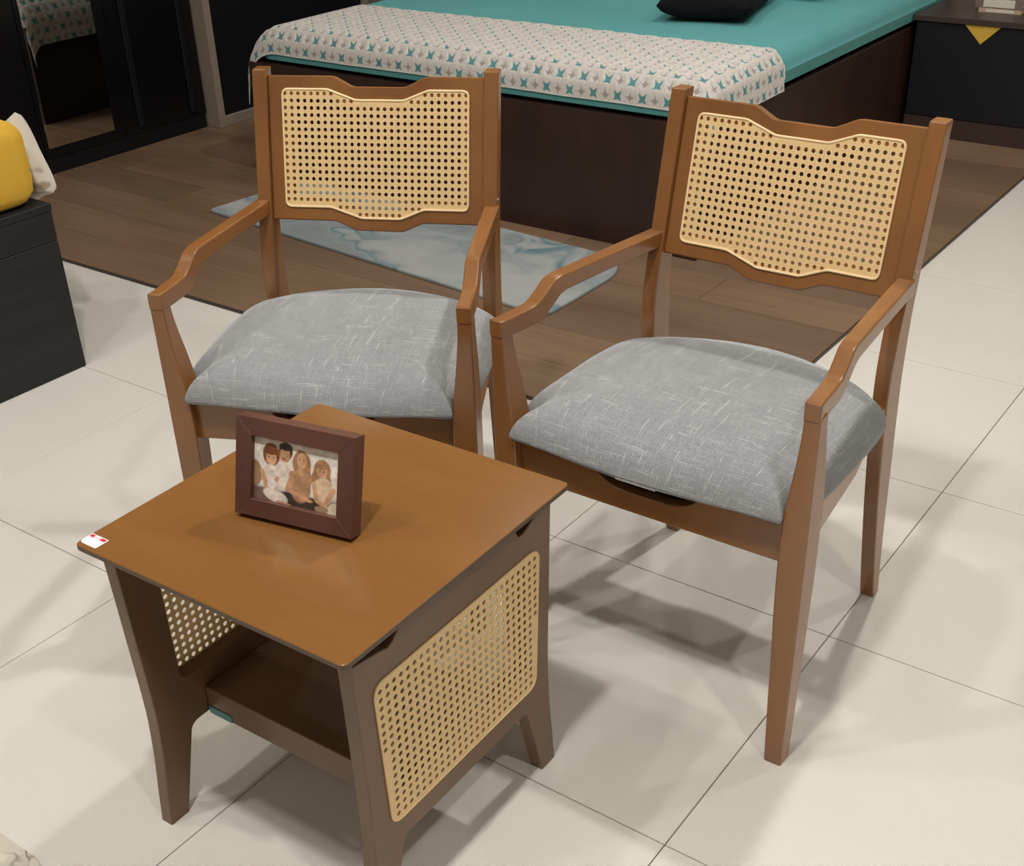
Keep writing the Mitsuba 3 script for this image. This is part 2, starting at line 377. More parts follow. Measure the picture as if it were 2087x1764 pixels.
ORI = panel_point(0, .62)
def lean_place(m, depth=0.0):
    """Plane coordinates (x, along the lean, outwards) -> chair coordinates; outwards = towards the sitter."""
    return frame_of(m, ORI + NRM * depth, [1, 0, 0], LEAN, NRM)
panel_wood = lean_place(panel_wood, -.019)

def cane_sheet(poly, pitch, r, margin, ox=0., oy=0., t=.0016, nseg=10, keep=None):
    x0, y0, x1, y1 = poly.bounds
    inner = poly.buffer(-margin); th = np.linspace(0, 2 * np.pi, nseg, endpoint=False)
    holes = []
    for a in np.arange(math.floor(x0 / pitch), math.ceil(x1 / pitch) + 1):
        for b in np.arange(math.floor(y0 / pitch), math.ceil(y1 / pitch) + 1):
            c = (a + .5) * pitch + ox, (b + .5) * pitch + oy
            if inner.contains(Point(*c)): holes.append(np.c_[c[0] + r * np.cos(th), c[1] + r * np.sin(th)])
    return plate(Polygon(np.array(poly.exterior.coords), holes), t)
cane = cane_sheet(cane_poly, PITCH, .0036, .0052, oy=.0035)
cane_uv = np.array(cane.vertices)[:, :2] - [0, .0035]
cane = lean_place(cane, .0004)
bead2 = offset_ring(np.array(cane_poly.exterior.coords)[:-1], .0015)
bead = lean_place(tube(np.c_[bead2, np.full(len(bead2), .002)], .0023, closed=True, n=8))

# legs, posts, arms
zq = np.linspace(0, .622, 40)
zf = [0, .2, .37, .45, .52, .56, .60, .622]
front_leg = {s: bar_z(zq, *(lambda a, b: (a, b) if s > 0 else (-b, -a))(S3(zf, [.2416, .2355, .2315, .233, .241, .2455, .2485, .249], zq), S3([0, .2, .4, .622], [.2704, .2722, .273, .273], zq)),
                      np.full(40, -.2270), S3(zf, [-.194, -.185, -.178, -.178, -.183, -.190, -.197, -.199], zq)) for s in (-1, 1)}
zq2 = np.linspace(0, .8975, 60)
zr = [0, .15, .30, .42, .50, .58, .65, .75, .8975]
rear_post = {s: bar_z(zq2, *(lambda a, b: (a, b) if s > 0 else (-b, -a))(S3([0, .25, .5, .8975], [.1965, .203, .2065, .2075], zq2), S3([0, .25, .5, .8975], [.2232, .229, .233, .235], zq2)),
                      S3(zr, [.2845, .238, .200, .178, .172, .180, .197, .2217, .2581], zq2), S3(zr, [.311, .279, .255, .238, .230, .231, .240, .259, .290], zq2)) for s in (-1, 1)}
yq = np.concatenate([np.linspace(-.2285, -.16, 6), np.linspace(-.15, -.05, 26), np.linspace(-.03, .212, 12)])
top = S3([-.2285, -.155, -.140, -.118, -.0926, -.075, -.04, .212], [.6452, .6440, .6465, .6577, .6720, .6745, .6738, .6665], yq)
bot = S3([-.2285, -.145, -.128, -.104, -.080, -.062, -.03, .212], [.6165, .6122, .6150, .6285, .6420, .6455, .6452, .6385], yq)
axo = S3([-.2285, .212], [.2729, .2375], yq); axi = S3([-.2285, .212], [.2489, .2095], yq)
def arm_mesh(s):
    rings = []
    for y, a, b, zo, zi in zip(yq, top, bot, axo, axi):
        q = rrect(min(s * zi, s * zo), max(s * zi, s * zo), b, a, .0035); rings.append(np.c_[q[:, 0], np.full(len(q), y), q[:, 1]])
    e = rings[0].copy(); c = e.mean(0); e = c + (e - c) * [.9, 1, .9]; rings[0] = rings[0] + [0, .0015, 0]
    return loft([e] + rings)
arm = {s: arm_mesh(s) for s in (-1, 1)}

# rails
xr = np.linspace(-.2335, .2335, 41)
dip = .034 * np.clip(1 - (np.abs(xr) / .10) ** 4, 0, 1)
rail_poly = np.r_[np.c_[xr, np.full(41, .3685)], np.c_[xr, .4375 - dip][::-1]]
front_rail = frame_of(plate(rail_poly, .022, .0015), [0, -.189, 0], [1, 0, 0], [0, 0, 1], [0, -1, 0])
def side_rail(s):
    q = smooth_poly([(-.185, .402, 0), (.03, .402, .05), (.10, .425, .03), (.182, .432, 0), (.182, .4555, 0), (-.185, .4555, 0)], 6)
    m = plate(q, .02, .0012); m.apply_translation([0, 0, -.02]); v = np.array(m.vertices)
    x = v[:, 2] + .2655 - .036 * (v[:, 0] + .185) / .367             # the rail runs inwards to the rear post
    m = trimesh.Trimesh(np.c_[s * x, v[:, 0], v[:, 1]], m.faces, process=False)
    if m.volume < 0: m.invert()
    return m
rear_rail = box(-.208, .208, .185, .207, .385, .445)
seat_board = box(-.205, .205, -.1875, .165, .3950, .4440)

# seat cushion
half = [(0, -.2415), (.12, -.2405), (.20, -.2395), (.2365, -.238), (.2345, -.228), (.2305, -.205), (.232, -.180), (.250, -.168), (.2605, -.155), (.2635, -.10), (.2635, .0), (.2600, .08), (.2480, .130),
        (.2250, .156), (.1850, .188), (.12, .218), (.06, .236), (0, .2425)]
hp = np.array(half)
tt = np.concatenate([[0], np.cumsum(np.linalg.norm(np.diff(hp, axis=0), axis=1))])
tq = np.linspace(0, tt[-1], 110); hs = np.c_[PchipInterpolator(tt, hp[:, 0])(tq), PchipInterpolator(tt, hp[:, 1])(tq)]
ringp = np.r_[hs, (hs * [-1, 1])[-2:0:-1]]
def seat_mesh():
    C = np.array([0, .0]); rings = []; H = .060
    def zb(q): return .4535 - .0105 * np.clip(1 - (np.abs(q[:, 0]) / .2) ** 2, 0, 1) * np.clip((-.15 - q[:, 1]) / .09, 0, 1)
    base = zb(ringp)
    for tsc in (0.0001, .5, .9, .985):
        rings.append(np.c_[C + (ringp - C) * tsc, base * min(1, tsc + .4 if tsc < .5 else 1) * 0 + np.where(tsc < .95, .4435, .4475)])
    rings.append(np.c_[C + (ringp - C) * 1.0, base])
    for tsc in (.997, .990, .978, .96, .935, .90, .86, .81, .75, .68, .60, .50, .38, .25, .12, .0001):
        h = H * (1 - tsc ** 7) ** .62
        back = np.clip((ringp[:, 1] * tsc - .02) / .25, 0, 1)
        rings.append(np.c_[C + (ringp - C) * tsc, base * tsc + .4535 * (1 - tsc) + h * (1 - .22 * back)])
    return loft(rings, cap=True)
seat = seat_mesh()
sv = np.array(seat.vertices); seat_uv = sv[:, :2] + .9 * (.515 - sv[:, 2:]) * np.clip(sv[:, :2] / .20, -1, 1) ** 3

W, WS = "walnut", "walnut"
parts = {}
for a, s in enumerate((-1, 1)):
    parts[nn("leg", a)] = (mikit.ply(front_leg[s], W, smooth=35), None)
    parts[nn("leg", a + 2)] = (mikit.ply(rear_post[s], W, smooth=35), "rear leg rising into the leaning back post")
    parts[nn("arm", a)] = (mikit.ply(arm[s], W, smooth=35), None)
    parts[nn("side_rail", a)] = (mikit.ply(side_rail(s), W, smooth=30), None)
parts["front_rail"] = (mikit.ply(front_rail, W, smooth=30), None)
parts["rear_rail"] = (mikit.ply(rear_rail, W, smooth=30), None)
parts["seat_board"] = (mikit.ply(seat_board, "black_board", smooth=30), "black board under the cushion")
parts["paper_strip"] = (mikit.ply(box(-.036, .034, -.2392, -.2385, .4394, .4412, .0002), "paper_strip", smooth=False), "thin white paper edge under the cushion")
parts["cushion"] = (mikit.ply(seat, "grey_weave", smooth=True, uv=seat_uv), "grey woven fabric seat cushion with white slubs")
parts["back_panel"] = (mikit.ply(panel_wood, W, smooth=35), "wavy wooden back panel")
parts["back_panel__cane"] = (mikit.ply(cane, "cane", smooth=False, uv=cane_uv), "pale woven cane sheet with round holes")
parts["back_panel__bead"] = (mikit.ply(bead, "cane_bead", smooth=True), "cream bead around the cane")
screw = trimesh.creation.cylinder(.0022, .002, sections=12); screw.apply_transform(trimesh.transformations.rotation_matrix(math.pi / 2, [0, 1, 0])); screw.apply_translation([.2355, .215, .676])
parts["screw"] = (mikit.ply(screw, "screw_metal", smooth=False), "small bright screw head")
CH = [((-1.471695, 1.511883), .445332), ((-0.804265, 1.633477), .003157)]
for k, ((cx, cy), a) in enumerate(CH):
    c = nn("armchair", k); M = T().translate([cx, cy, 0]).rotate([0, 0, 1], math.degrees(a))
    for p, (d, lab) in parts.items():
        scene[f"{c}__{p}"] = {**d, "to_world": M}
        if lab: labels[f"{c}__{p}"] = {"label": lab}
tag("armchair", "wooden cane-back armchair with grey seat, nearer the black bench, behind the picture frame", "armchair", "cane back armchairs")
tag("armchair_001", "wooden cane-back armchair with grey seat, on open tiles in front of the nightstand", "armchair", "cane back armchairs")

# ------------------------------------------------------------------ side table
TC, TA = (-1.055777, 1.000342), .017687
TM = T().translate([TC[0], TC[1], 0]).rotate([0, 0, 1], math.degrees(TA))
H = .5127
def ring_xy(hx, hy, r, z): q = rrect(-hx, hx, -hy, hy, r, 4); return np.c_[q, np.full(len(q), z)]
put("side_table__table_top", loft([ring_xy(.2376, .2400, .0095, H - .0012), ring_xy(.2376, .2400, .0095, H - .0010), ring_xy(.2364, .2388, .009, H)]), "table_wood", 20, TM)
put("side_table__table_top__edge_band", loft([ring_xy(.205, .208, .006, H - .0172), ring_xy(.222, .226, .008, H - .0120), ring_xy(.2360, .2384, .009, H - .0088), ring_xy(.2376, .2400, .0095, H - .0078), ring_xy(.2376, .2400, .0095, H - .00125)]), "dark_edge", 20, TM)
yk = np.array([0, .06, .124, .175, .2, .35, .47, .4945]); yv = np.array([.2222, .2165, .2095, .2065, .2055, .2095, .2135, .2145])
zz = np.linspace(0, .4935, 30); fe = PchipInterpolator(yk, yv)(zz)
def side_outline():
    q = [(-a, z) for a, z in zip(fe, zz)]                                  # front edge going up
    right = [(.187, 0)] + [tuple(p) for p in smooth_poly([(.187, 0, 0), (.147, .149, .018), (.05, .152, 0)], 8)[1:-1]]
    pts = list(zip(fe, zz))                                                # back edge, upwards
    topL = [(-.1190, .4945), (-.1405, .4740), (-.1465, .4715), (-.165, .4775), (-.2105, .4850)]
    topR = [(.1900, .4945), (.1450, .4745), (.1340, .4755), (.1240, .4945)]
    bottom = [(-x, z) for x, z in right[::1]]                              # front leg inner edge from the floor up
    poly = bottom + [(x, z) for x, z in right[::-1]] + pts + topR + topL + q[::-1]
    return Polygon(poly).buffer(0)
sp_poly = side_outline()
def trap(zb, zt, wb, wt, r): return Polygon(smooth_poly([(-wb, zb, r), (wb, zb, r), (wt, zt, r), (-wt, zt, r)], 8))
cane_t = trap(.1880, .4330, .1700, .1825, .022)
open_t = trap(.2360, .4180, .1490, .1500, .012)
open_o = trap(.2060, .4180, .1560, .1670, .014)
panel_t = plate(sp_poly.difference(open_t), .0231, .0012)
ct_sheet = cane_sheet(cane_t, .0136, .0041, .0064, oy=.004, ox=.0)
ct_uv = (np.array(ct_sheet.vertices)[:, :2] - [0, .004]) * (PITCH / .0136)
beadt = offset_ring(np.array(cane_t.exterior.coords)[:-1], .0008)
bead_t = tube(np.c_[beadt, np.full(len(beadt), .0012)], .0012, closed=True, n=6)
for k, s in enumerate((1, -1)):
    # (y, z, outwards): the outer face at x = +-.2166
    ex, ey, ez = ([0, 1, 0], [0, 0, 1], [1, 0, 0]) if s > 0 else ([0, -1, 0], [0, 0, 1], [-1, 0, 0])
    def tilt(m):
        v = np.array(m.vertices); v[:, 0] += s * .005 * v[:, 2] / .495
        return trimesh.Trimesh(v, m.faces, process=False)
    put(nn("side_table__side_panel", k), tilt(frame_of(panel_t, [s * (.2166 - .0231), 0, 0], ex, ey, ez)), "table_side_wood", 30, TM)
    key = nn("side_table__side_panel", k)
    put(key + "__cane", tilt(frame_of(ct_sheet, [s * .2167, 0, 0], ex, ey, ez)), "cane", False, TM, uv=ct_uv)
    put(key + "__bead", tilt(frame_of(bead_t, [s * .2168, 0, 0], ex, ey, ez)), "cane", True, TM)
    labels[key] = {"label": "side panel with splayed legs around a cane sheet"}; labels[key + "__cane"] = {"label": "tan woven cane sheet"}
put("side_table__shelf", box(-.1935, .1935, -.098, .098, .182, .1975), "table_side_wood", 30, TM)
put("side_table__shelf_rail", box(-.1935, .1935, -.113, -.098, .148, .1985), "table_side_wood", 30, TM)
put("side_table__shelf_rail_001", box(-.1935, .1935, .098, .113, .148, .1985), "table_side_wood", 30, TM)
put("side_table__tag", box(-.1915, -.1440, -.1142, -.1131, .1485, .1620, .0002), "teal_tag", False, TM); labels["side_table__tag"] = {"label": "small teal tag on the shelf rail"}
# price sticker on the corner
def flat(x0, x1, y0, y1, z0, z1): return simple_box(x0, x1, y0, y1, z0, z1)
st = plate(Polygon(smooth_poly([(-.2358, -.2325, .008), (-.2025, -.2325, .002), (-.2025, -.2095, .001), (-.2358, -.2095, .001)], 5)), .0003)
put("side_table__price_sticker", st.apply_translation([0, 0, H + .0002]), "sticker_white", False, TM); labels["side_table__price_sticker"] = {"label": "white price sticker with a red band on the corner"}
put("side_table__price_sticker__red_band", cat(flat(-.2345, -.2270, -.2165, -.2110, H + .0004, H + .0006), flat(-.2140, -.2045, -.2165, -.2110, H + .0004, H + .0006)), "sticker_red", False, TM)
put("side_table__price_sticker__pale_lettering", flat(-.2270, -.2140, -.2165, -.2110, H + .0004, H + .0006), "sticker_pink", False, TM)
tag("side_table", "brown side table with cane side panels, a price sticker and the picture frame on it", "side table")

# ------------------------------------------------------------------ framed family photo on the table
FW, FH, FD, BR = .1836, .1375, .024, .0246
lean = math.radians(15); fa = math.radians(10.2)
fo = np.array([-.1087 + .0061, -.0695 - .0059, H + .0008 + FD * math.sin(lean)]); fe_ = np.array([math.cos(fa), math.sin(fa), 0]); fb = np.array([-math.sin(fa), math.cos(fa), 0])
fv = math.sin(lean) * fb + math.cos(lean) * np.array([0, 0, 1]); fn_ = np.cross(fe_, fv)       # towards the viewer
FO = fo + fv * 0.0
def fplace(m): return frame_of(m, FO + np.array([0, 0, FD * math.sin(lean) * 0]), fe_, fv, fn_)
W2, H2, b = FW, FH, BR
bars = [[(0, 0), (W2, 0), (W2 - b, b), (b, b)], [(W2, 0), (W2, H2), (W2 - b, H2 - b), (W2 - b, b)], [(W2, H2), (0, H2), (b, H2 - b), (W2 - b, H2 - b)], [(0, H2), (0, 0), (b, b), (b, H2 - b)]]
for k, q in enumerate(bars):
    q = offset_ring(np.array(q, float), .00004)
    m = plate(Polygon(q), FD, .0004); m.apply_translation([0, 0, -FD])
    put(nn("picture_frame__frame_bar", k), fplace(m), "frame_mahogany", 30, TM)
def photo_fn(p, n, uv):
    x, y = uv.x * 1.34, 1 - uv.y                      # y down, 1 tall
    c = mix((.72, .68, .60), (.86, .83, .76), noise(x * 5, y * 5, 2.)) * 1.0
    def ell(c, col, cx, cy, rx, ry, rot=0., soft=.20):
        ca, sa = math.cos(rot), math.sin(rot)
        u, v = ((x - cx) * ca + (y - cy) * sa) / rx, (-(x - cx) * sa + (y - cy) * ca) / ry
        return mix(c, col, 1 - sstep(1 - soft, 1 + soft, u * u + v * v))
    def seg(c, col, ax, ay, bx, by, r):
        dx, dy = bx - ax, by - ay; t = dr.clip(((x - ax) * dx + (y - ay) * dy) / (dx * dx + dy * dy), 0, 1)
        d = dr.sqrt(dr.square(x - ax - t * dx) + dr.square(y - ay - t * dy))
        return mix(c, col, 1 - sstep(r * .85, r * 1.12, d))
    skin, skin2, hair, hair2, fair = (.62, .36, .21), (.50, .27, .15), (.20, .065, .025), (.055, .03, .02), (.40, .21, .10)
    white, cream, dark, tan = (.80, .70, .62), (.74, .56, .38), (.055, .035, .03), (.50, .28, .16)
    c = seg(c, (.32, .22, .15), .02, .0, .10, .0, .06); c = seg(c, (.80, .78, .72), .055, .0, .055, .30, .018)
    c = ell(c, (.36, .22, .12), .03, .60, .12, .20)                       # sofa arm
    c = seg(c, (.20, .12, .10), .0, .98, 1.34, .98, .20)                 # sofa seat
    c = seg(c, dark, .55, .90, 1.05, .93, .12)                           # dark trousers
    # man behind
    c = ell(c, hair2, .50, .19, .105, .125); c = ell(c, skin2, .49, .25, .078, .115); c = ell(c, hair2, .50, .13, .10, .055)
    c = ell(c, white, .48, .52, .14, .17); c = ell(c, white, .44, .66, .10, .13)
    c = ell(c, (.28, .12, .07), .475, .305, .035, .012)
    # woman
    c = ell(c, fair, .74, .33, .135, .20); c = ell(c, fair, .80, .50, .08, .22)
    c = ell(c, tan, .73, .66, .155, .24); c = seg(c, tan, .62, .52, .86, .52, .07)
    c = ell(c, skin, .74, .285, .075, .115); c = seg(c, skin, .72, .40, .73, .48, .035)
    c = ell(c, (.66, .38, .30), .745, .345, .030, .010); c = ell(c, hair2, .712, .262, .013, .007); c = ell(c, hair2, .772, .268, .013, .007)
    c = seg(c, skin, .60, .56, .54, .74, .040); c = seg(c, skin, .54, .75, .86, .84, .030); c = ell(c, skin, .88, .845, .045, .022)
    # girl on the left
    c = ell(c, hair, .285, .28, .128, .17); c = ell(c, skin, .285, .335, .082, .105); c = ell(c, hair, .285, .225, .105, .062)
    c = ell(c, (.62, .34, .27), .285, .388, .026, .010); c = ell(c, hair2, .255, .318, .012, .007); c = ell(c, hair2, .318, .322, .012, .007)
    c = ell(c, white, .27, .60, .135, .17); c = seg(c, skin, .15, .55, .22, .76, .035); c = seg(c, skin, .38, .62, .30, .76, .032)
    c = ell(c, white, .36, .88, .19, .095, .25); c = ell(c, (.86, .80, .76), .30, .71, .07, .075); c = seg(c, skin, .40, .96, .58, .985, .028)
    # girl on the right
    c = ell(c, fair, 1.045, .37, .125, .17); c = ell(c, fair, 1.13, .52, .055, .17, -.25); c = ell(c, fair, .94, .46, .045, .12, .2)
    c = ell(c, skin, 1.04, .385, .078, .105); c = ell(c, fair, 1.04, .30, .09, .05)
    c = ell(c, (.66, .38, .30), 1.04, .438, .030, .012); c = ell(c, hair2, 1.01, .37, .012, .007); c = ell(c, hair2, 1.068, .372, .012, .007)
    c = ell(c, cream, 1.07, .66, .155, .20); c = seg(c, skin, .93, .58, .97, .80, .034); c = seg(c, skin, 1.22, .62, 1.10, .84, .034)
    c = seg(c, skin, .98, .82, 1.12, .88, .03); c = ell(c, (.76, .68, .52), 1.22, .93, .09, .14, .3); c = ell(c, (.34, .24, .14), 1.05, .93, .10, .05)
    c = c * (.80 + .40 * noise(x * 13, y * 13, 3.) * 1.0) * (.90 + .20 * noise(x * 34, y * 34, 6.))
    return c
pbr("family_print", mikit.proc(photo_fn), 0.35)
qx0, qx1, qy0, qy1 = b - .003, W2 - b + .003, b - .003, H2 - b + .003
pm = trimesh.Trimesh([[qx0, qy0, -.0085], [qx1, qy0, -.0085], [qx1, qy1, -.0085], [qx0, qy1, -.0085]], [[0, 1, 2], [0, 2, 3]], process=False)
put("picture_frame__photo", fplace(pm), "family_print", False, TM, uv=np.array([[0, 0], [1, 0], [1, 1], [0, 1.0]]))
labels["picture_frame__photo"] = {"label": "printed photo of four smiling people seated close together"}
gm = pm.copy(); gm.apply_translation([0, 0, .002]); put("picture_frame__glass", fplace(gm), "clear_pane", False, TM)
bk = box(.006, W2 - .006, .006, H2 - .006, -FD + .001, -.0095); put("picture_frame__backing", fplace(bk), "easel_board", 30, TM)
# easel leg: hinged high on the back, its foot on the table behind
hy = .105; hinge = FO + fe_ * (W2 * .60) + fv * hy - fn_ * (FD)
hz = hinge[2] - H - .0008
foot = hinge + fb * .045; foot[2] = H + .0008
ed = foot - hinge; eL = np.linalg.norm(ed); ed /= eL; en = np.cross(ed, fe_)
es = plate(Polygon([(-.020, 0), (.020, 0), (.030, eL * .72), (.026, eL), (-.026, eL), (-.030, eL * .72)]), .0028)
put("picture_frame__easel_leg", frame_of(es, hinge, fe_, ed, en), "easel_board", False, TM); labels["picture_frame__easel_leg"] = {"label": "tan board easel leg"}
tag("picture_frame", "dark brown picture frame with a photo of four people, leaning back on the side table", "picture frame")

# ------------------------------------------------------------------ bed
BX0, BX1, BY0, BY1 = -3.600, -1.700, 3.285, 5.42
put("bed__footboard", box(BX0, BX1, BY0, BY0 + .025, WZ, .422), "wenge")
put("bed__side_rail", box(BX1 - .025, BX1, BY0 + .0255, BY1, WZ, .415), "wenge")
put("bed__side_rail_001", box(BX0, BX0 + .025, BY0 + .0255, BY1, WZ, .415), "wenge")
put("bed__headboard", box(BX0, BX1, BY1 + .0005, BY1 + .05, WZ, 1.05), "wenge")
put("bed__base", box(BX0 + .026, BX1 - .026, BY0 + .026, BY1 - .002, .30, .405), "wenge")
tag("bed", "dark wooden box bed behind the armchairs", "bed")
def pad(x0, x1, y0, y1, z0, z1, r, seed=0, bulge=.006):
    rings = []
    for zz_, e in [(z0, r * .6), (z0 + .012, .006), (z0 + (z1 - z0) * .5, -bulge)] + [(z1 - r + r * math.sin(t), r - r * math.cos(t)) for t in np.linspace(.15, math.pi / 2, 7)]:
        q = rrect(x0 + e, x1 - e, y0 + e, y1 - e, max(.07 - e, .012), 6); rings.append(np.c_[q, np.full(len(q), zz_)])
    return loft(rings)
put("mattress", pad(BX0 + .035, BX1 + .006, BY0 + .008, BY1 - .01, .4235, .535, .055), "teal_sheet", 40)
tag("mattress", "mattress in a plain turquoise fitted sheet on the dark bed", "mattress")
# runner laid across the foot of the bed
MX0, MX1, MY0, MZ = BX0 + .035, BX1 + .018, BY0 + .008, .535
def drape(L_flat, r, hang, out, n_f, n_c, n_h, slope=0.0):
    """Arc-length profile of cloth going over a rounded edge: (distance outwards, drop)."""
    s = np.concatenate([np.linspace(0, L_flat, n_f, endpoint=False), L_flat + np.linspace(0, r * math.pi / 2, n_c, endpoint=False), L_flat + r * math.pi / 2 + np.linspace(0, hang, n_h)])
    o, d = [], []
    for a in s:
        if a < L_flat: o.append(a); d.append(0)
        elif a < L_flat + r * math.pi / 2: t = (a - L_flat) / r; o.append(L_flat + r * math.sin(t)); d.append(r * (1 - math.cos(t)))
        else: e = a - L_flat - r * math.pi / 2; o.append(L_flat + r + out * e); d.append(r + e)
    return s, np.array(o), np.array(d)
RR = .058
halfw = (MX1 - MX0) / 2
sR, oR, dR = drape(halfw - RR, RR, .062, .10, 200, 20, 14)
sL, oL, dL = drape(halfw - .11, .156, .045, .20, 200, 36, 16)
cxm = (MX0 + MX1) / 2
Sx = np.concatenate([-sL[::-1], sR[1:]]); Xx = np.concatenate([cxm - oL[::-1], cxm + oR[1:]]); Dx = np.concatenate([dL[::-1], dR[1:]])
sF, oF, dF = drape(.50 - .055, RR, .030, .05, 96, 20, 8)
Yb = 3.79
Yy = Yb - oF * ((Yb - MY0) / (.50 - .055 + RR)); 
n1, n2 = len(Sx), len(sF)
XX, YY = np.meshgrid(Xx, Yy, indexing="ij"); DD = Dx[:, None] + dF[None, :]
ZZ = MZ + .007 - DD
wob = meshkit.fbm(np.stack([XX * 5, YY * 5, XX * 0], -1), 3)
ZZ = ZZ + .004 * wob
ca, cb = np.abs(Sx / RC - np.floor(Sx / RC) - .5)[:, None], np.abs(sF / RC - np.floor(sF / RC) - .5)[None, :]
puff = .0085 * np.clip((np.maximum(ca, cb) - .22) / .16, 0, 1) ** .7            # quilted ridges between the motifs
flatw = np.clip(1 - DD / .10, .25, 1)
ZZ = ZZ + puff * flatw
edge = (np.arange(n2) == 0)[None, :] * .004 * np.sign(np.sin(Sx * math.pi / RC))[:, None]
YY = YY + edge - .003 * 0
YY = YY - .006 * np.clip(dF / RR, 0, 1)[None, :] ; XX = XX + .004 * np.clip(Dx / RR, 0, 1)[:, None] * np.sign(Sx)[:, None]
g = np.stack([XX, YY, ZZ], -1)
def sheet(g, th=.003):
    a, b_, _ = g.shape; i, j = np.meshgrid(np.arange(a - 1), np.arange(b_ - 1), indexing="ij"); q = (i * b_ + j).ravel()
    f = np.vstack([np.stack([q, q + b_, q + b_ + 1], 1), np.stack([q, q + b_ + 1, q + 1], 1)])
    m = trimesh.Trimesh(g.reshape(-1, 3), f, process=False); nv = np.array(m.vertex_normals); 
    if nv[:, 2].mean() < 0: m.invert(); nv = -nv; f = m.faces
    N = a * b_; low = g.reshape(-1, 3) - nv * th
    rim = np.concatenate([np.arange(b_), np.arange(1, a) * b_ + b_ - 1, (a - 1) * b_ + np.arange(b_ - 2, -1, -1), np.arange(a - 2, 0, -1) * b_])
    r2 = np.roll(rim, -1)
    F_ = np.vstack([m.faces, m.faces[:, ::-1] + N, np.stack([rim, r2, r2 + N], 1), np.stack([rim, r2 + N, rim + N], 1)])
    return trimesh.Trimesh(np.vstack([g.reshape(-1, 3), low]), F_, process=False)
run = sheet(g)
uvr = np.stack(np.meshgrid(Sx, sF, indexing="ij"), -1).reshape(-1, 2)
put("bed_runner", run, "runner_cloth", True, uv=np.vstack([uvr, uvr]))
tag("bed_runner", "white bed runner with grey stars and teal diamonds across the foot of the bed", "bed runner")
def place(m, loc, rz=0, rx=0, ry=0):
    R = trimesh.transformations.euler_matrix(rx, ry, rz, "sxyz"); R[:3, 3] = loc; m = m.copy(); m.apply_transform(R); return m
put("bed_cushion", place(pillow(.34, .52, .11, p=.36), (-2.20, 4.345, .535 + .060), math.radians(14)), "black_cloth", True)
tag("bed_cushion", "black cushion lying on the turquoise sheet", "cushion")
put("bed_cushion_001", place(pillow(.44, .36, .13), (-2.15, 4.83, .535 + .071)), "pale_teal_cloth", True)
tag("bed_cushion_001", "pale cushion peeking out behind the black cushion on the bed", "cushion")

# ------------------------------------------------------------------ nightstand with books
NX0, NX1, NY0, NY1 = -1.683, -1.13, 4.987, 5.40
put("nightstand__body", box(NX0 + .004, NX1 - .004, NY0 + .020, NY1, .09, .4445), "nightstand_front")
put("nightstand__plinth", box(NX0 + .002, NX1 - .002, NY0 + .004, NY1, WZ, .0875), "nightstand_base")
put("nightstand__top", box(NX0 - .006, NX1 + .006, NY0 - .012, NY1, .4455, .468), "nightstand_top")
put("nightstand__drawer", box(NX0 + .006, NX1 - .006, NY0, NY0 + .019, .0895, .4430), "nightstand_front")
tri = plate(Polygon([(-1.4915, .4455), (-1.4225, .378), (-1.3540, .4455)]), .004)
put("nightstand__drawer__tab", frame_of(tri, [0, NY0 + .0005, 0], [1, 0, 0], [0, 0, 1], [0, -1, 0]), "yellow_tab", False)
labels["nightstand__drawer__tab"] = {"label": "yellow triangular tab hanging from the top edge"}
tag("nightstand", "dark blue-black nightstand with a yellow triangular tab beside the bed", "nightstand")
def book(key, x0, x1, z0, z1, col, label, rz):
    cx = (x0 + x1) / 2; hw_ = (x1 - x0) / 2; cy = 5.12 + .10; M = T().translate([cx, cy, z0]).rotate([0, 0, 1], rz); h = z1 - z0
    put(key + "__cover", cat(box(-hw_, hw_, -.10, .10, 0, .003, .0006), box(-hw_, hw_, -.10, .10, h - .003, h, .0006), box(-hw_, hw_, -.10, -.096, .003, h - .003, .0006)), col, False, M)
    put(key + "__pages", box(-hw_ + .004, hw_ - .004, -.0955, .094, .0032, h - .0032), "book_band", False, M)
    put(key + "__spine_label", box(-hw_ * .66, hw_ * .66, -.1008, -.1001, .0035, h - .0035, .0002), "book_band", False, M)
    tag(key, label, "book", "books on the nightstand")
book("book", -1.491, -1.331, .4682, .4855, "book_tan", "thin tan book at the bottom of the stack on the nightstand", 1.5)
book("book_001", -1.504, -1.325, .4857, .522, "book_taupe", "thick brown book on top of the tan book on the nightstand", 0)

# ------------------------------------------------------------------ wardrobes along the left
VX = -4.285
y0w, y1w = 2.42, 3.632
put("wardrobe__body", box(VX - .58, VX - .022, y0w, y1w, WZ, 2.1), "black_panel")
def door(y0, y1, key):
    put(key, box(VX - .021, VX, y0 + .0015, y1 - .0015, .07, 2.08, .001), "black_gloss")
door(y0w, 2.805, "wardrobe__door"); door(2.805, 3.20, "wardrobe__door_001"); door(3.20, y1w, "wardrobe__door_002")
put("wardrobe__plinth", box(VX - .50, VX - .004, y0w + .004, y1w - .004, WZ - .0002, .0695), "black_panel")
put("wardrobe__door_001__mirror", box(VX + .0003, VX + .003, 2.825, 3.143, .1085, 1.95, .0005), "mirror_silver", False); labels["wardrobe__door_001__mirror"] = {"label": "tall mirror strip"}
put("wardrobe__door_002__moulding", box(VX + .0003, VX + .012, 3.262, 3.290, .09, 1.95, .003), "black_panel")
put("wardrobe__door_002__moulding_001", box(VX + .0003, VX + .012, 3.545, 3.573, .09, 1.95, .003), "black_panel")
tag("wardrobe", "black glossy wardrobe with a tall mirror strip reflecting the bed", "wardrobe")
V2 = -4.215
put("wardrobe_001__side_board", box(V2 - .58, V2, 3.640, 3.676, WZ, 2.1), "taupe_panel")
put("wardrobe_001__side_board_001", box(V2 - .58, V2, 4.62, 4.656, WZ, 2.1), "taupe_panel")
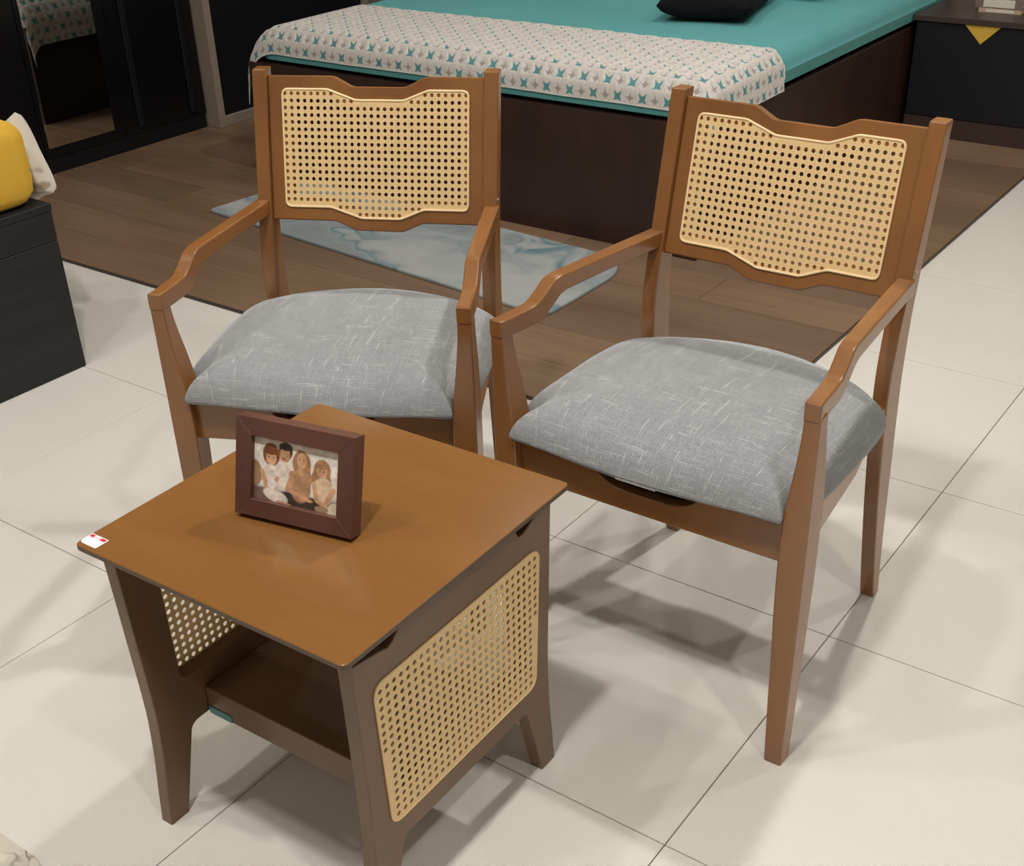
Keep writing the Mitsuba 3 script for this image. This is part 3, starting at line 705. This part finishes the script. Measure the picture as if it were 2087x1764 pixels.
put("wardrobe_001__plinth", box(V2 - .55, V2 - .003, 3.6765, 4.6195, WZ, .052), "taupe_panel")
put("wardrobe_001__door", box(V2 - .036, V2 - .014, 3.6785, 4.146, .055, 2.06), "black_panel")
put("wardrobe_001__door_001", box(V2 - .036, V2 - .014, 4.150, 4.6175, .055, 2.06), "black_panel")
put("wardrobe_001__top_board", box(V2 - .58, V2, 3.640, 4.656, 2.1005, 2.13), "taupe_panel")
tag("wardrobe_001", "wardrobe with black doors and beige frame boards beside the bed", "wardrobe")

# ------------------------------------------------------------------ rugs
def rug(key, poly, z, mat, label):
    put(key, plate(poly, .010, .002).apply_translation([0, 0, z]), mat, 30); tag(key, label, "rug")
q = smooth_poly([(-3.400, 2.822, .03), (-1.845, 2.668, .05), (-1.838, 3.165, .20), (-3.35, 3.272, .05)], 10)
rug("bedside_rug", Polygon(q), WZ, "rug_blue", "pale grey-blue marbled rug at the foot of the bed")
q = smooth_poly([(-2.6, .612, .03), (-1.33, .612, .03), (-1.33, -.4, .03), (-2.6, -.4, .03)][::-1], 6)
rug("bedside_rug_001", Polygon(q), .0003, "rug_cream", "corner of a cream marbled rug with grey veins on the tiles")

# ------------------------------------------------------------------ black bench with cushions
CX1, CY1 = -2.733, 1.770
put("storage_bench__body", box(CX1 - 1.0, CX1 - .019, .55, CY1, .0005, .430), "bench_black")
put("storage_bench__front_board", box(CX1 - .0185, CX1, .55, CY1, .0005, .3528), "bench_black")
put("storage_bench__front_board_001", box(CX1 - .0185, CX1, .55, CY1, .3540, .430), "bench_black")
put("storage_bench__rim", box(CX1 - 1.0, CX1 + .002, .55, CY1 + .002, .4305, .450), "bench_black")
tag("storage_bench", "low black storage bench standing on the tiles under the yellow cushion", "bench")
def box_cushion(w, d, h, r=.05):
    rings = []
    for z, e in [(0, r * .75), (.012, r * .30), (.035, 0), (h * .36, -.004), (h * .40, -.001), (h * .44, -.004)] + [(h - r + r * math.sin(t), r - r * math.cos(t) - .002) for t in np.linspace(0, math.pi / 2, 9)]:
        q = rrect(-w / 2 + e, w / 2 - e, -d / 2 + e, d / 2 - e, max(.045 - e * .5, .02), 7)
        puff = .006 * (1 - (np.clip(np.abs(q) / [w / 2, d / 2], 0, 1) ** 2).min(1)) if z < h * .9 else 0
        q = q * (1 + (puff / np.linalg.norm(q, axis=1))[:, None]) if z < h * .9 else q
        rings.append(np.c_[q, np.full(len(q), z)])
    for f in (.7, .4, .1): rings.append(np.c_[rings[-1][:, :2] * f, np.full(len(rings[-1]), h + .012 * (1 - f))])
    return loft(rings)
put("bench_cushion", place(box_cushion(.46, .38, .212), (-2.738 - .23, 1.756 - .19, .4515)), "yellow_cloth", 40)
tag("bench_cushion", "plump mustard yellow cushion on the black bench", "cushion")
put("bench_cushion_001", place(place(pillow(.13, .21, .066, n=26, p=.3), (0, 0, 0), rx=math.radians(90)), (-2.862, 1.806, .530), ry=math.radians(-26)), "floral_cloth", True)
tag("bench_cushion_001", "white floral cushion leaning behind the yellow cushion", "cushion")
